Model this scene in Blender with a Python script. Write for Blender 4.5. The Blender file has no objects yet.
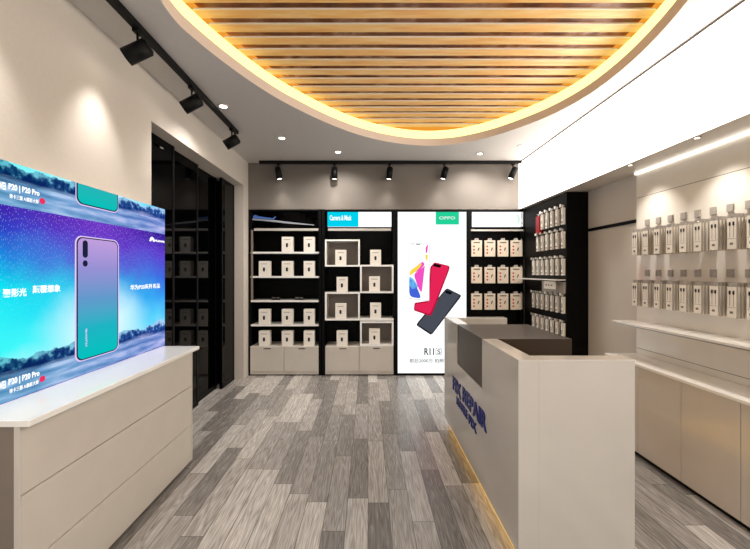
import bpy, bmesh, math, random
from mathutils import Vector, Matrix
random.seed(7)
SC = bpy.context.scene
COL = SC.collection
F = 350.0            # focal length in pixels
EYE = 1.486
CX, CY = 368.0, 272.0
def bx(x): return (x - CX) / 69.65
def bz(y): return EYE + (CY - y) / 69.65
RY = 5.025           # front plane of the back racks
ORD = ['first', 'second', 'third', 'fourth', 'fifth', 'sixth', 'seventh', 'eighth', 'ninth']

# ------------------------------------------------------------ materials
def lin(c):
    return tuple(((v/255)/12.92 if v/255 <= .04045 else ((v/255+.055)/1.055)**2.4) for v in c)
def nodes(name):
    m = bpy.data.materials.new(name); m.use_nodes = True
    nt = m.node_tree; nt.nodes.clear()
    out = nt.nodes.new('ShaderNodeOutputMaterial')
    return m, nt, out
def P(name, rgb, rough=.5, metal=0, coat=0, var=.04, scale=6, bump=0, spec=.5):
    m, nt, out = nodes(name)
    b = nt.nodes.new('ShaderNodeBsdfPrincipled')
    nt.links.new(b.outputs[0], out.inputs[0])
    tc = nt.nodes.new('ShaderNodeTexCoord')
    n = nt.nodes.new('ShaderNodeTexNoise'); n.inputs['Scale'].default_value = scale; n.inputs['Detail'].default_value = 4
    nt.links.new(tc.outputs['Object'], n.inputs['Vector'])
    r = nt.nodes.new('ShaderNodeValToRGB')
    c = lin(rgb)
    r.color_ramp.elements[0].position = .3; r.color_ramp.elements[1].position = .7
    r.color_ramp.elements[0].color = tuple(v*(1-var) for v in c) + (1,)
    r.color_ramp.elements[1].color = tuple(min(1, v*(1+var)) for v in c) + (1,)
    nt.links.new(n.outputs['Fac'], r.inputs[0]); nt.links.new(r.outputs[0], b.inputs['Base Color'])
    b.inputs['Roughness'].default_value = rough; b.inputs['Metallic'].default_value = metal
    b.inputs['Coat Weight'].default_value = coat; b.inputs['Coat Roughness'].default_value = .04
    b.inputs['Specular IOR Level'].default_value = spec
    if bump:
        bp = nt.nodes.new('ShaderNodeBump'); bp.inputs['Strength'].default_value = bump; bp.inputs['Distance'].default_value = .002
        nt.links.new(n.outputs['Fac'], bp.inputs['Height']); nt.links.new(bp.outputs[0], b.inputs['Normal'])
    return m
def E(name, rgb, strength=1.0):
    m, nt, out = nodes(name)
    e = nt.nodes.new('ShaderNodeEmission'); e.inputs[0].default_value = lin(rgb) + (1,); e.inputs[1].default_value = strength
    nt.links.new(e.outputs[0], out.inputs[0]); return m
def ramp(nt, stops, fac):
    r = nt.nodes.new('ShaderNodeValToRGB'); el = r.color_ramp.elements
    while len(el) < len(stops): el.new(.5)
    for e, (p, c) in zip(el, stops):
        e.position = p; e.color = lin(c) + (1,)
    nt.links.new(fac, r.inputs[0]); return r.outputs[0]
def math_(nt, op, a, b=None, c=None, clamp=False):
    n = nt.nodes.new('ShaderNodeMath'); n.operation = op; n.use_clamp = clamp
    for i, v in enumerate((a, b, c)):
        if v is None: continue
        if isinstance(v, (int, float)): n.inputs[i].default_value = v
        else: nt.links.new(v, n.inputs[i])
    return n.outputs[0]
def mix(nt, fac, a, b, mode='MIX'):
    n = nt.nodes.new('ShaderNodeMix'); n.data_type = 'RGBA'; n.blend_type = mode
    for i, v in ((0, fac), (6, a), (7, b)):
        if isinstance(v, (int, float)): n.inputs[i].default_value = v
        elif isinstance(v, tuple): n.inputs[i].default_value = v
        else: nt.links.new(v, n.inputs[i])
    return n.outputs[2]

def floor_mat():
    m, nt, out = nodes('grey_oak_planks'); L = nt.links
    b = nt.nodes.new('ShaderNodeBsdfPrincipled'); L.new(b.outputs[0], out.inputs[0])
    g = nt.nodes.new('ShaderNodeNewGeometry'); s = nt.nodes.new('ShaderNodeSeparateXYZ'); L.new(g.outputs['Position'], s.inputs[0])
    W, LN = .132, .82
    u = math_(nt, 'DIVIDE', s.outputs[0], W); cid = math_(nt, 'FLOOR', u); fu = math_(nt, 'FRACT', u)
    wn = nt.nodes.new('ShaderNodeTexWhiteNoise'); wn.noise_dimensions = '1D'; L.new(cid, wn.inputs['W'])
    v = math_(nt, 'ADD', math_(nt, 'DIVIDE', s.outputs[1], LN), math_(nt, 'MULTIPLY', wn.outputs['Value'], 7.3))
    rid = math_(nt, 'FLOOR', v); fv = math_(nt, 'FRACT', v)
    cb = nt.nodes.new('ShaderNodeCombineXYZ'); L.new(cid, cb.inputs[0]); L.new(rid, cb.inputs[1])
    w2 = nt.nodes.new('ShaderNodeTexWhiteNoise'); w2.noise_dimensions = '2D'; L.new(cb.outputs[0], w2.inputs['Vector'])
    base = ramp(nt, [(0, (130, 126, 123)), (.3, (160, 156, 153)), (.6, (188, 184, 180)), (1, (218, 214, 209))], w2.outputs['Value'])
    # grain: long stretched noise, warped per plank
    gc = nt.nodes.new('ShaderNodeCombineXYZ')
    L.new(math_(nt, 'ADD', math_(nt, 'MULTIPLY', s.outputs[0], 34), math_(nt, 'MULTIPLY', w2.outputs['Value'], 90)), gc.inputs[0])
    L.new(math_(nt, 'MULTIPLY', s.outputs[1], 2.2), gc.inputs[1]); L.new(math_(nt, 'MULTIPLY', w2.outputs['Value'], 31), gc.inputs[2])
    n1 = nt.nodes.new('ShaderNodeTexNoise'); n1.inputs['Scale'].default_value = .55; n1.inputs['Detail'].default_value = 2; L.new(gc.outputs[0], n1.inputs['Vector'])
    rings = math_(nt, 'FRACT', math_(nt, 'MULTIPLY', n1.outputs['Fac'], 11))
    rings = math_(nt, 'ABSOLUTE', math_(nt, 'SUBTRACT', rings, .5))
    n2 = nt.nodes.new('ShaderNodeTexNoise'); n2.inputs['Scale'].default_value = 3.5; n2.inputs['Detail'].default_value = 5; L.new(gc.outputs[0], n2.inputs['Vector'])
    gr = math_(nt, 'ADD', math_(nt, 'MULTIPLY', rings, .8), math_(nt, 'MULTIPLY', n2.outputs['Fac'], .62))
    grc = ramp(nt, [(.2, (168, 164, 160)), (.5, (222, 220, 218)), (.8, (255, 255, 255))], gr)
    c = mix(nt, .9, base, grc, 'MULTIPLY')
    eu = math_(nt, 'MINIMUM', fu, math_(nt, 'SUBTRACT', 1, fu)); ev = math_(nt, 'MINIMUM', fv, math_(nt, 'SUBTRACT', 1, fv))
    gap = math_(nt, 'MAXIMUM', math_(nt, 'LESS_THAN', eu, .016), math_(nt, 'LESS_THAN', ev, .0025))
    c = mix(nt, math_(nt, 'MULTIPLY', gap, .75), c, lin((70, 64, 58)) + (1,))
    L.new(c, b.inputs['Base Color'])
    b.inputs['Roughness'].default_value = .27
    L.new(math_(nt, 'ADD', math_(nt, 'MULTIPLY', n2.outputs['Fac'], .18), .16), b.inputs['Roughness'])
    bp = nt.nodes.new('ShaderNodeBump'); bp.inputs['Strength'].default_value = .15; bp.inputs['Distance'].default_value = .002
    L.new(gr, bp.inputs['Height']); L.new(bp.outputs[0], b.inputs['Normal'])
    return m

def screen_mat():
    m, nt, out = nodes('backlit_mountain_print'); L = nt.links
    e = nt.nodes.new('ShaderNodeEmission'); L.new(e.outputs[0], out.inputs[0]); e.inputs[1].default_value = 1.0
    g = nt.nodes.new('ShaderNodeNewGeometry'); s = nt.nodes.new('ShaderNodeSeparateXYZ'); L.new(g.outputs['Position'], s.inputs[0])
    Y = s.outputs[1]
    t = math_(nt, 'FRACT', math_(nt, 'DIVIDE', math_(nt, 'SUBTRACT', s.outputs[2], .903), .883))
    k = math_(nt, 'DIVIDE', math_(nt, 'SUBTRACT', Y, 1.5), 1.3, clamp=True)       # 0 near end, 1 far end
    cb = nt.nodes.new('ShaderNodeCombineXYZ'); L.new(Y, cb.inputs[1]); L.new(math_(nt, 'MULTIPLY', t, .9), cb.inputs[2])
    nz = nt.nodes.new('ShaderNodeTexNoise'); nz.inputs['Scale'].default_value = 4.5; nz.inputs['Detail'].default_value = 5; L.new(cb.outputs[0], nz.inputs['Vector'])
    tn = math_(nt, 'ADD', t, math_(nt, 'MULTIPLY', math_(nt, 'SUBTRACT', nz.outputs['Fac'], .5), .22))
    left = ramp(nt, [(.12, (160, 250, 250)), (.26, (60, 246, 246)), (.6, (0, 226, 240)), (.74, (10, 140, 222)), (.88, (35, 65, 195)), (.99, (60, 35, 170))], tn)
    right = ramp(nt, [(.12, (150, 225, 250)), (.28, (90, 200, 248)), (.45, (55, 150, 240)), (.62, (60, 95, 222)), (.84, (95, 55, 200)), (.97, (50, 22, 150))], tn)
    sky = mix(nt, k, left, right)
    # purple veil across the middle top, white glow low beside the phone
    d1 = math_(nt, 'ABSOLUTE', math_(nt, 'SUBTRACT', Y, 2.12))
    veil = math_(nt, 'MULTIPLY', math_(nt, 'SUBTRACT', 1, math_(nt, 'DIVIDE', d1, .6), clamp=True), math_(nt, 'MULTIPLY', math_(nt, 'SUBTRACT', tn, .5), 2.2, clamp=True))
    sky = mix(nt, math_(nt, 'MULTIPLY', veil, .85), sky, lin((118, 58, 200)) + (1,))
    d2 = math_(nt, 'DIVIDE', math_(nt, 'SUBTRACT', Y, 2.14), .5); d3 = math_(nt, 'DIVIDE', math_(nt, 'SUBTRACT', tn, .30), .34)
    gl = math_(nt, 'SUBTRACT', 1, math_(nt, 'ADD', math_(nt, 'MULTIPLY', d2, d2), math_(nt, 'MULTIPLY', d3, d3)), clamp=True)
    sky = mix(nt, math_(nt, 'MULTIPLY', math_(nt, 'MULTIPLY', gl, gl), 1.0), sky, lin((225, 250, 255)) + (1,))
    # falling star streaks
    cs = nt.nodes.new('ShaderNodeCombineXYZ'); L.new(math_(nt, 'MULTIPLY', Y, 110), cs.inputs[0])
    L.new(math_(nt, 'ADD', math_(nt, 'MULTIPLY', t, 30), math_(nt, 'MULTIPLY', Y, 9)), cs.inputs[1])
    vo = nt.nodes.new('ShaderNodeTexVoronoi'); vo.voronoi_dimensions = '2D'; vo.inputs['Scale'].default_value = 1; L.new(cs.outputs[0], vo.inputs['Vector'])
    st = math_(nt, 'MULTIPLY', math_(nt, 'LESS_THAN', vo.outputs['Distance'], .11), math_(nt, 'MULTIPLY', math_(nt, 'SUBTRACT', t, .3), .7, clamp=True))
    sky = mix(nt, st, sky, lin((205, 215, 255)) + (1,))
    # cloud sea
    cc = nt.nodes.new('ShaderNodeCombineXYZ'); L.new(math_(nt, 'MULTIPLY', Y, 3.5), cc.inputs[0]); L.new(math_(nt, 'MULTIPLY', t, 22), cc.inputs[1])
    nc = nt.nodes.new('ShaderNodeTexNoise'); nc.inputs['Scale'].default_value = 1.3; nc.inputs['Detail'].default_value = 6; L.new(cc.outputs[0], nc.inputs['Vector'])
    cl = ramp(nt, [(.3, (70, 130, 170)), (.5, (110, 165, 205)), (.7, (170, 205, 235))], nc.outputs['Fac'])
    cr = ramp(nt, [(.3, (75, 100, 180)), (.5, (130, 150, 215)), (.7, (195, 190, 240))], nc.outputs['Fac'])
    cloud = mix(nt, k, cl, cr)
    # ridge
    nr = nt.nodes.new('ShaderNodeTexNoise'); nr.noise_dimensions = '1D'; nr.inputs['Scale'].default_value = 5; nr.inputs['Detail'].default_value = 5; L.new(Y, nr.inputs['W'])
    ridge = math_(nt, 'ADD', .155, math_(nt, 'MULTIPLY', nr.outputs['Fac'], .115))
    foot = math_(nt, 'ADD', .085, math_(nt, 'MULTIPLY', nc.outputs['Fac'], .06))
    nm = nt.nodes.new('ShaderNodeTexNoise'); nm.inputs['Scale'].default_value = 26; nm.inputs['Detail'].default_value = 6; L.new(cb.outputs[0], nm.inputs['Vector'])
    rel = math_(nt, 'ADD', math_(nt, 'DIVIDE', math_(nt, 'SUBTRACT', t, .13), .09), math_(nt, 'MULTIPLY', math_(nt, 'SUBTRACT', nm.outputs['Fac'], .5), 2.4))
    ml = ramp(nt, [(.3, (4, 36, 86)), (.65, (10, 74, 112)), (1, (90, 190, 205))], rel)
    mr = ramp(nt, [(.2, (24, 52, 130)), (.55, (50, 90, 165)), (.9, (165, 205, 245))], rel)
    mo = mix(nt, k, ml, mr)
    c = mix(nt, math_(nt, 'LESS_THAN', t, ridge), sky, mo)
    c = mix(nt, math_(nt, 'SUBTRACT', 1, math_(nt, 'MULTIPLY', math_(nt, 'SUBTRACT', t, foot), 30, clamp=True)), c, cloud)
    L.new(c, e.inputs[0]); return m

def grad_emit(name, stops, z0, z1):
    m, nt, out = nodes(name); L = nt.links
    e = nt.nodes.new('ShaderNodeEmission'); L.new(e.outputs[0], out.inputs[0])
    g = nt.nodes.new('ShaderNodeNewGeometry'); s = nt.nodes.new('ShaderNodeSeparateXYZ'); L.new(g.outputs['Position'], s.inputs[0])
    t = math_(nt, 'DIVIDE', math_(nt, 'SUBTRACT', s.outputs[2], z0), z1 - z0)
    L.new(ramp(nt, stops, t), e.inputs[0]); return m

def slat_mat():
    m, nt, out = nodes('honey_wood'); L = nt.links
    b = nt.nodes.new('ShaderNodeBsdfPrincipled'); L.new(b.outputs[0], out.inputs[0])
    g = nt.nodes.new('ShaderNodeNewGeometry'); mp = nt.nodes.new('ShaderNodeMapping'); mp.inputs['Scale'].default_value = (1.2, 9, 9)
    L.new(g.outputs['Position'], mp.inputs[0])
    n = nt.nodes.new('ShaderNodeTexNoise'); n.inputs['Scale'].default_value = 3; n.inputs['Detail'].default_value = 5; L.new(mp.outputs[0], n.inputs['Vector'])
    L.new(ramp(nt, [(.3, (244, 180, 96)), (.5, (252, 198, 116)), (.7, (255, 214, 144))], n.outputs['Fac']), b.inputs['Base Color'])
    b.inputs['Roughness'].default_value = .35; return m

def backing_mat():
    m, nt, out = nodes('brown_veneer'); L = nt.links
    b = nt.nodes.new('ShaderNodeBsdfPrincipled'); L.new(b.outputs[0], out.inputs[0])
    g = nt.nodes.new('ShaderNodeNewGeometry'); mp = nt.nodes.new('ShaderNodeMapping'); mp.inputs['Scale'].default_value = (1.6, .8, 1)
    L.new(g.outputs['Position'], mp.inputs[0])
    n = nt.nodes.new('ShaderNodeTexNoise'); n.inputs['Scale'].default_value = 2.4; n.inputs['Detail'].default_value = 6; L.new(mp.outputs[0], n.inputs['Vector'])
    L.new(ramp(nt, [(.35, (130, 78, 40)), (.5, (176, 118, 66)), (.62, (214, 182, 150)), (.7, (150, 96, 52))], n.outputs['Fac']), b.inputs['Base Color'])
    b.inputs['Roughness'].default_value = .3; return m

M = dict(
    wall=P('warm_white_wall_paint', (208, 200, 191), .75, bump=.1, scale=60, var=.02),
    bulk=P('taupe_wall_paint', (118, 111, 104), .75, var=.02, scale=40),
    ceil=P('ceiling_paint', (200, 196, 192), .8, var=.02, scale=30),
    lip=P('pale_rim_paint', (226, 212, 204), .7, var=.02),
    white=P('white_gloss_lacquer', (210, 203, 194), .14, coat=.5, var=.015),
    whitem=P('white_satin_board', (207, 200, 190), .4, var=.02),
    top=P('white_polished_top', (250, 248, 244), .16, coat=.5, var=.01),
    panelw=P('cream_gloss_panel', (240, 232, 220), .25, coat=.4, var=.02),
    grey=P('grey_board', (128, 117, 108), .55, var=.04),
    black=P('black_board', (4, 4, 4), .5, var=.2, spec=.12),
    glass=P('black_glass', (2, 2, 3), .05, var=.2, spec=.1),
    metal=P('black_metal', (7, 7, 8), .5, spec=.2, var=.1),
    brown=P('dark_bronze_board', (62, 49, 37), .35, spec=.35, var=.06, scale=3),
    steel=P('brushed_steel', (170, 168, 165), .3, metal=.9),
    groove=P('dark_shadow_gap', (60, 54, 48), .7),
    card=P('cream_card', (246, 240, 230), .55, var=.03),
    cardside=P('shaded_card_edge', (176, 164, 146), .6, var=.04),  # shade on the packs' white card edges put into the colour
    tan=P('printed_tan_card', (240, 226, 206), .55, var=.06, scale=25),
    tag=P('grey_tag', (172, 164, 156), .5),
    clear=P('pale_acrylic', (196, 190, 182), .2),
    ink=P('black_ink', (14, 13, 14), .5), inkgrey=P('grey_ink', (120, 112, 104), .6),
    red=P('red_ink', (196, 62, 58), .5), redbox=P('red_card', (150, 12, 22), .5),
    blue=P('royal_blue_acrylic', (10, 30, 118), .4, spec=.3),
    floor=floor_mat(), slat=slat_mat(), back=backing_mat(), screen=screen_mat(),
    edge=P('pale_slat_edge', (255, 246, 232), .3),
    light=E('white_diffuser', (255, 245, 234), 5.5), cove=E('warm_led', (255, 238, 150), 1.9),
    led=E('white_led', (255, 246, 232), 3.0), amber=E('amber_glow', (246, 160, 56), .9), lamp=E('lamp_lens', (255, 246, 230), 6.0),
    kick=E('amber_led', (255, 196, 96), 1.15), header=E('lit_white_sign', (255, 255, 255), 1.3), poster=E('lit_white_poster', (252, 255, 253), 1.15),
    cyan=E('lit_cyan', (0, 205, 232), 1), green=E('lit_green', (35, 205, 150), 1), pwhite=E('lit_white_print', (255, 255, 255), 1.1), pgreen=E('lit_pale_green', (215, 240, 228), 1),
    ppale=E('lit_pale_lilac', (225, 200, 245), 1), pdark=E('lit_dark_print', (28, 34, 60), 1), pgrey=E('lit_grey_print', (88, 88, 92), 1), plight=E('lit_light_grey', (206, 210, 216), 1),
    pred=E('lit_red', (226, 36, 84), 1), pdred=E('lit_deep_red', (176, 20, 60), 1), pyel=E('lit_yellow', (250, 214, 70), 1), ppink=E('lit_pink', (240, 80, 190), 1),
    pblue=E('lit_blue', (66, 100, 214), 1), pcy=E('lit_sky', (110, 190, 240), 1), porange=E('lit_orange', (250, 160, 70), 1), pcharc=E('lit_charcoal', (72, 76, 86), 1), pchar2=E('lit_dark_charcoal', (36, 38, 46), 1),
    pblack=E('lit_black', (12, 12, 16), 1), pteal=E('lit_teal', (0, 180, 160), 1), prd=E('lit_crimson_dot', (235, 50, 95), 1),
    streakb=P('blue_painted_reflection', (70, 110, 190), .4), streakg=P('silver_painted_reflection', (150, 155, 165), .4),
    phone=grad_emit('phone_back_gradient', [(0, (0, 190, 186)), (.25, (30, 176, 192)), (.5, (96, 150, 200)), (.75, (148, 142, 208)), (1, (190, 155, 218))], .99, 1.68),
    phone2=grad_emit('upper_phone_gradient', [(0, (0, 190, 180)), (1, (40, 176, 180))], 1.87, 1.99),
)

# ------------------------------------------------------------ mesh builder
class MB:
    def __init__(self): self.bm = bmesh.new(); self.mats = []
    def mi(self, m):
        if m is None: return 0
        if m not in self.mats: self.mats.append(m)
        return self.mats.index(m)
    def box(self, x0, x1, y0, y1, z0, z1, m=None, rot=None):
        r = bmesh.ops.create_cube(self.bm, size=1)
        c = Vector(((x0+x1)/2, (y0+y1)/2, (z0+z1)/2)); d = (x1-x0, y1-y0, z1-z0)
        for v in r['verts']:
            p = Vector((v.co.x*d[0], v.co.y*d[1], v.co.z*d[2]))
            if rot: p = rot @ p
            v.co = c + p
        i = self.mi(m)
        for f in {f for v in r['verts'] for f in v.link_faces}: f.material_index = i
        return self
    def prism(self, pts, off, m=None):
        """closed polygon of 3-D points pushed along the vector off"""
        off = Vector(off); a = [self.bm.verts.new(p) for p in pts]; b = [self.bm.verts.new(Vector(p)+off) for p in pts]
        i = self.mi(m); n = len(pts); fs = [self.bm.faces.new(a), self.bm.faces.new(b[::-1])]
        for k in range(n): fs.append(self.bm.faces.new((a[k], b[k], b[(k+1) % n], a[(k+1) % n])))
        for f in fs: f.material_index = i
        return self
    def cyl(self, p0, p1, r0, r1=None, m=None, n=24):
        r1 = r0 if r1 is None else r1
        p0, p1 = Vector(p0), Vector(p1); d = p1 - p0
        R = d.to_track_quat('Z', 'Y').to_matrix().to_4x4()
        T = Matrix.Translation((p0+p1)/2) @ R
        r = bmesh.ops.create_cone(self.bm, cap_ends=True, segments=n, radius1=r0, radius2=r1, depth=d.length, matrix=T)
        i = self.mi(m)
        for f in {f for v in r['verts'] for f in v.link_faces}:
            f.material_index = i; f.smooth = len(f.verts) == 4
        return self
    def ring(self, c, ro, ri, z0, z1, m=None, n=28):
        vs = []
        for r, z in ((ri, z0), (ro, z0), (ro, z1), (ri, z1)):
            vs.append([self.bm.verts.new((c[0]+r*math.cos(2*math.pi*k/n), c[1]+r*math.sin(2*math.pi*k/n), z)) for k in range(n)])
        i = self.mi(m)
        for a in range(4):
            A, B = vs[a], vs[(a+1) % 4]
            for k in range(n):
                f = self.bm.faces.new((A[k], A[(k+1) % n], B[(k+1) % n], B[k])); f.material_index = i
        return self
    def build(self, name, mat=None, parent=None, bevel=0):
        off = parent_loc(parent)
        for v in self.bm.verts: v.co -= off
        bmesh.ops.recalc_face_normals(self.bm, faces=self.bm.faces)
        me = bpy.data.meshes.new(name); self.bm.to_mesh(me); self.bm.free()
        if mat is not None: me.materials.append(mat)
        else:
            for m in self.mats: me.materials.append(m)
        o = bpy.data.objects.new(name, me); COL.objects.link(o)
        if parent: o.parent = parent
        if bevel:
            b = o.modifiers.new('bevel', 'BEVEL'); b.width = bevel; b.segments = 2; b.limit_method = 'ANGLE'
            b.harden_normals = False
        return o
def parent_loc(p):
    v = Vector((0, 0, 0))
    while p: v += p.location; p = p.parent
    return v
def thing(name, loc, label, cat, group=None):
    o = bpy.data.objects.new(name, None); COL.objects.link(o); o.location = loc; o.empty_display_size = .1
    return tag(o, label, cat, group)
def tag(o, label, cat, group=None, kind=None):
    o['label'] = label; o['category'] = cat
    if group: o['group'] = group
    if kind: o['kind'] = kind
    return o
def struct(o):
    o['kind'] = 'structure'; return o
def box(name, b, mat, parent=None, bevel=0):
    return MB().box(*b).build(name, mat, parent, bevel)
def copy_tree(o, loc, label=None, group=None, parent=None):
    c = o.copy(); COL.objects.link(c)
    if parent: c.parent = parent
    else: c.location = loc
    if label: c['label'] = label
    if group: c['group'] = group
    for ch in list(o.children): copy_tree(ch, None, parent=c)
    return c
def rrect(w, h, r, n=6):
    """rounded rectangle outline centred on 0 as (u, v)"""
    pts = []
    for cx, cy, a0 in ((w/2-r, h/2-r, 0), (-w/2+r, h/2-r, 90), (-w/2+r, -h/2+r, 180), (w/2-r, -h/2+r, 270)):
        for k in range(n+1):
            a = math.radians(a0 + 90*k/n); pts.append((cx+r*math.cos(a), cy+r*math.sin(a)))
    return pts
def text(name, body, org, u, v, w, h, mat, parent, depth=.002, bold=.012):
    """lettering stretched to w x h, lower left corner at org, reading along u"""
    cu = bpy.data.curves.new(name, 'FONT'); cu.body = body; cu.size = 1; cu.offset = bold; cu.extrude = .5; cu.resolution_u = 3
    t = bpy.data.objects.new(name, cu); COL.objects.link(t)
    dg = bpy.context.evaluated_depsgraph_get(); me = bpy.data.meshes.new_from_object(t.evaluated_get(dg))
    bpy.data.objects.remove(t); bpy.data.curves.remove(cu)
    xs = [q.co.x for q in me.vertices]; ys = [q.co.y for q in me.vertices]
    x0, x1, y0, y1 = min(xs), max(xs), min(ys), max(ys)
    u, v = Vector(u), Vector(v); n = u.cross(v); org = Vector(org) - parent_loc(parent)
    for q in me.vertices:
        q.co = org + u*((q.co.x-x0)/(x1-x0)*w) + v*((q.co.y-y0)/(y1-y0)*h) + n*((q.co.z+.5)*depth)
    me.materials.clear(); me.materials.append(mat)
    o = bpy.data.objects.new(name, me); COL.objects.link(o); o.parent = parent
    return o

# ------------------------------------------------------------ room shell
CZ = 3.05
YN, YB = -1.6, 5.45
XL, XR = -1.72, 2.48
struct(box('floor', (-2.1, 2.7, YN-.1, YB+.1, -.1, 0), M['floor']))
w = MB()
w.box(-2.0, XL, YN, 2.778, 0, CZ); w.box(-2.0, XL, 2.778, 4.841, 2.685, CZ); w.box(-2.0, XL, 4.841, YB, 0, CZ)
struct(w.build('wall_left', M['wall']))
struct(box('wall_right', (XR, XR+.12, YN, YB, 0, CZ), M['wall']))
w = MB(); w.box(-2.0, -1.5, YN-.12, YN, 0, CZ+.07); w.box(2.1, XR+.12, YN-.12, YN, 0, CZ+.07); w.box(-1.5, 2.1, YN-.12, YN, 2.75, CZ+.07)
struct(w.build('wall_rear', M['wall']))     # unseen wall, wide opening added to let in frontal fill light
w = MB(); w.box(-2.0, XR+.12, YB, YB+.1, 0, CZ); w.box(XL, 2.17, RY, YB, 2.385, CZ)
struct(w.build('wall_back', M['bulk']))
struct(box('trim_1', (XR-.012, XR, 3.19, 3.93, 1.94, 1.972), M['black']))

# free-form ceiling opening
MEAS = [(-1.205, 2.01), (-1.196, 2.161), (-1.151, 2.351), (-1.065, 2.602), (-.95, 2.883), (-.793, 3.181), (-.669, 3.344), (-.439, 3.657), (-.158, 3.952),
        (.168, 4.17), (.48, 4.29), (.78, 4.345), (1.085, 4.28), (1.364, 4.10), (1.583, 3.85), (1.828, 3.50), (1.945, 3.137), (1.965, 2.75), (1.92, 2.344), (1.83, 2.01),
        (1.68, 1.55), (1.4, 1.05), (1.0, .68), (.45, .5), (-.1, .66), (-.6, 1.0), (-1.0, 1.5)]
def spline(P_, n=6):
    out = []
    for i in range(len(P_)):
        p0, p1, p2, p3 = (Vector(P_[(i+k-1) % len(P_)]) for k in range(4))
        for j in range(n):
            t = j/n
            out.append(.5*((2*p1)+(p2-p0)*t+(2*p0-5*p1+4*p2-p3)*t*t+(3*p1-p0-3*p2+p3)*t**3))
    return out
for _ in range(2):   # light smoothing of the measured outline
    n_ = len(MEAS); MEAS = [tuple(.15*MEAS[i-1][k]+.7*MEAS[i][k]+.15*MEAS[(i+1) % n_][k] for k in (0, 1)) for i in range(n_)]
cen = Vector((.4, 2.45)); MEAS = [tuple(cen+(Vector(p)-cen)*1.012) for p in MEAS]
OUT = spline(MEAS)
def offset(pts, d):
    r = []
    for i, p in enumerate(pts):
        t = (pts[(i+1) % len(pts)] - pts[i-1]).normalized(); r.append(p + Vector((-t.y, t.x))*d)
    return r
if (offset(OUT, .1)[0] - cen).length < (OUT[0]-cen).length: SG = -1
else: SG = 1
COVE = offset(OUT, SG*.012)
bm = bmesh.new(); edges = []
for loop in ([Vector(p) for p in ((-2.0, YN), (XR+.1, YN), (XR+.1, YB), (-2.0, YB))], OUT):
    vs = [bm.verts.new((p.x, p.y, CZ)) for p in loop]
    edges += [bm.edges.new((vs[i], vs[(i+1) % len(vs)])) for i in range(len(vs))]
bmesh.ops.triangle_fill(bm, edges=edges, use_beauty=True)
for f in list(bm.faces):      # drop anything filled inside the opening
    c = f.calc_center_median()
    ins = False
    for i in range(len(OUT)):
        a, b = OUT[i-1], OUT[i]
        if (a.y > c.y) != (b.y > c.y) and c.x < (b.x-a.x)*(c.y-a.y)/(b.y-a.y)+a.x: ins = not ins
    if ins: bm.faces.remove(f)
ret = bmesh.ops.extrude_face_region(bm, geom=list(bm.faces))
for v in [g for g in ret['geom'] if isinstance(g, bmesh.types.BMVert)]: v.co.z += .085
bmesh.ops.recalc_face_normals(bm, faces=bm.faces)
me = bpy.data.meshes.new('ceiling'); bm.to_mesh(me); bm.free(); me.materials.append(M['ceil']); me.materials.append(M['lip'])
for p in me.polygons:
    c = p.center
    if abs(p.normal.z) < .5 and -1.9 < c.x < 2.3 and 0 < c.y < 5: p.material_index = 1
ce = bpy.data.objects.new('ceiling', me); COL.objects.link(ce); struct(ce)

def band(name, pts, z0, z1, mat, parent):
    b = bmesh.new(); off = parent_loc(parent)
    inn = [b.verts.new(Vector((p.x, p.y, z0))-off) for p in pts]; inn2 = [b.verts.new(Vector((p.x, p.y, z1))-off) for p in pts]
    o2 = offset(pts, SG*.02)
    ot = [b.verts.new(Vector((p.x, p.y, z0))-off) for p in o2]; ot2 = [b.verts.new(Vector((p.x, p.y, z1))-off) for p in o2]
    n = len(pts)
    for A, B in ((inn, inn2), (inn2, ot2), (ot2, ot), (ot, inn)):
        for k in range(n): b.faces.new((A[k], A[(k+1) % n], B[(k+1) % n], B[k]))
    bmesh.ops.recalc_face_normals(b, faces=b.faces)
    m_ = bpy.data.meshes.new(name); b.to_mesh(m_); b.free(); m_.materials.append(mat)
    o = bpy.data.objects.new(name, m_); COL.objects.link(o)
    if parent: o.parent = parent
    for p in m_.polygons: p.use_smooth = True
    return o
SZ = 3.238
t = thing('cove_light', (.4, 2.45, CZ), 'glowing yellow cove light band running round the curved opening in the ceiling', 'light')
band('led_band', COVE, CZ+.0855, SZ, M['cove'], t)
band('added_amber_band', COVE, SZ+.0005, SZ+.06, M['amber'], t)  # added glowing band, stands in for cove light leaking between slats
t = thing('slatted_ceiling_panel', (.4, 2.45, SZ), 'honey-coloured wooden slatted panel filling the curved ceiling opening', 'ceiling panel')
bo = offset(COVE, SG*.02)
MB().prism([(p.x, p.y, SZ+.062) for p in bo], (0, 0, .02)).build('backing_board', M['back'], t)
PITCH = .1392
y = 2.338 - PITCH*12
while y < 4.26:
    xs = []
    for yy in (y, y+.079):
        for i in range(len(COVE)):
            a, b = COVE[i-1], COVE[i]
            if (a.y > yy) != (b.y > yy): xs.append((yy, (b.x-a.x)*(yy-a.y)/(b.y-a.y)+a.x))
    A = sorted(x for q, x in xs if q == y); B = sorted(x for q, x in xs if q != y)
    if len(A) == 2 and len(B) == 2:
        pl = [(A[0], y, SZ), (A[1], y, SZ), (B[1], y+.079, SZ), (B[0], y+.079, SZ)]
        s_ = MB().prism(pl, (0, 0, .014), M['slat'])
        s_.box(A[0]+.01, A[1]-.01, y-.004, y-.0005, SZ, SZ+.010, M['edge'])
        s_.build('slat', None, t)
    y += PITCH

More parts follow.
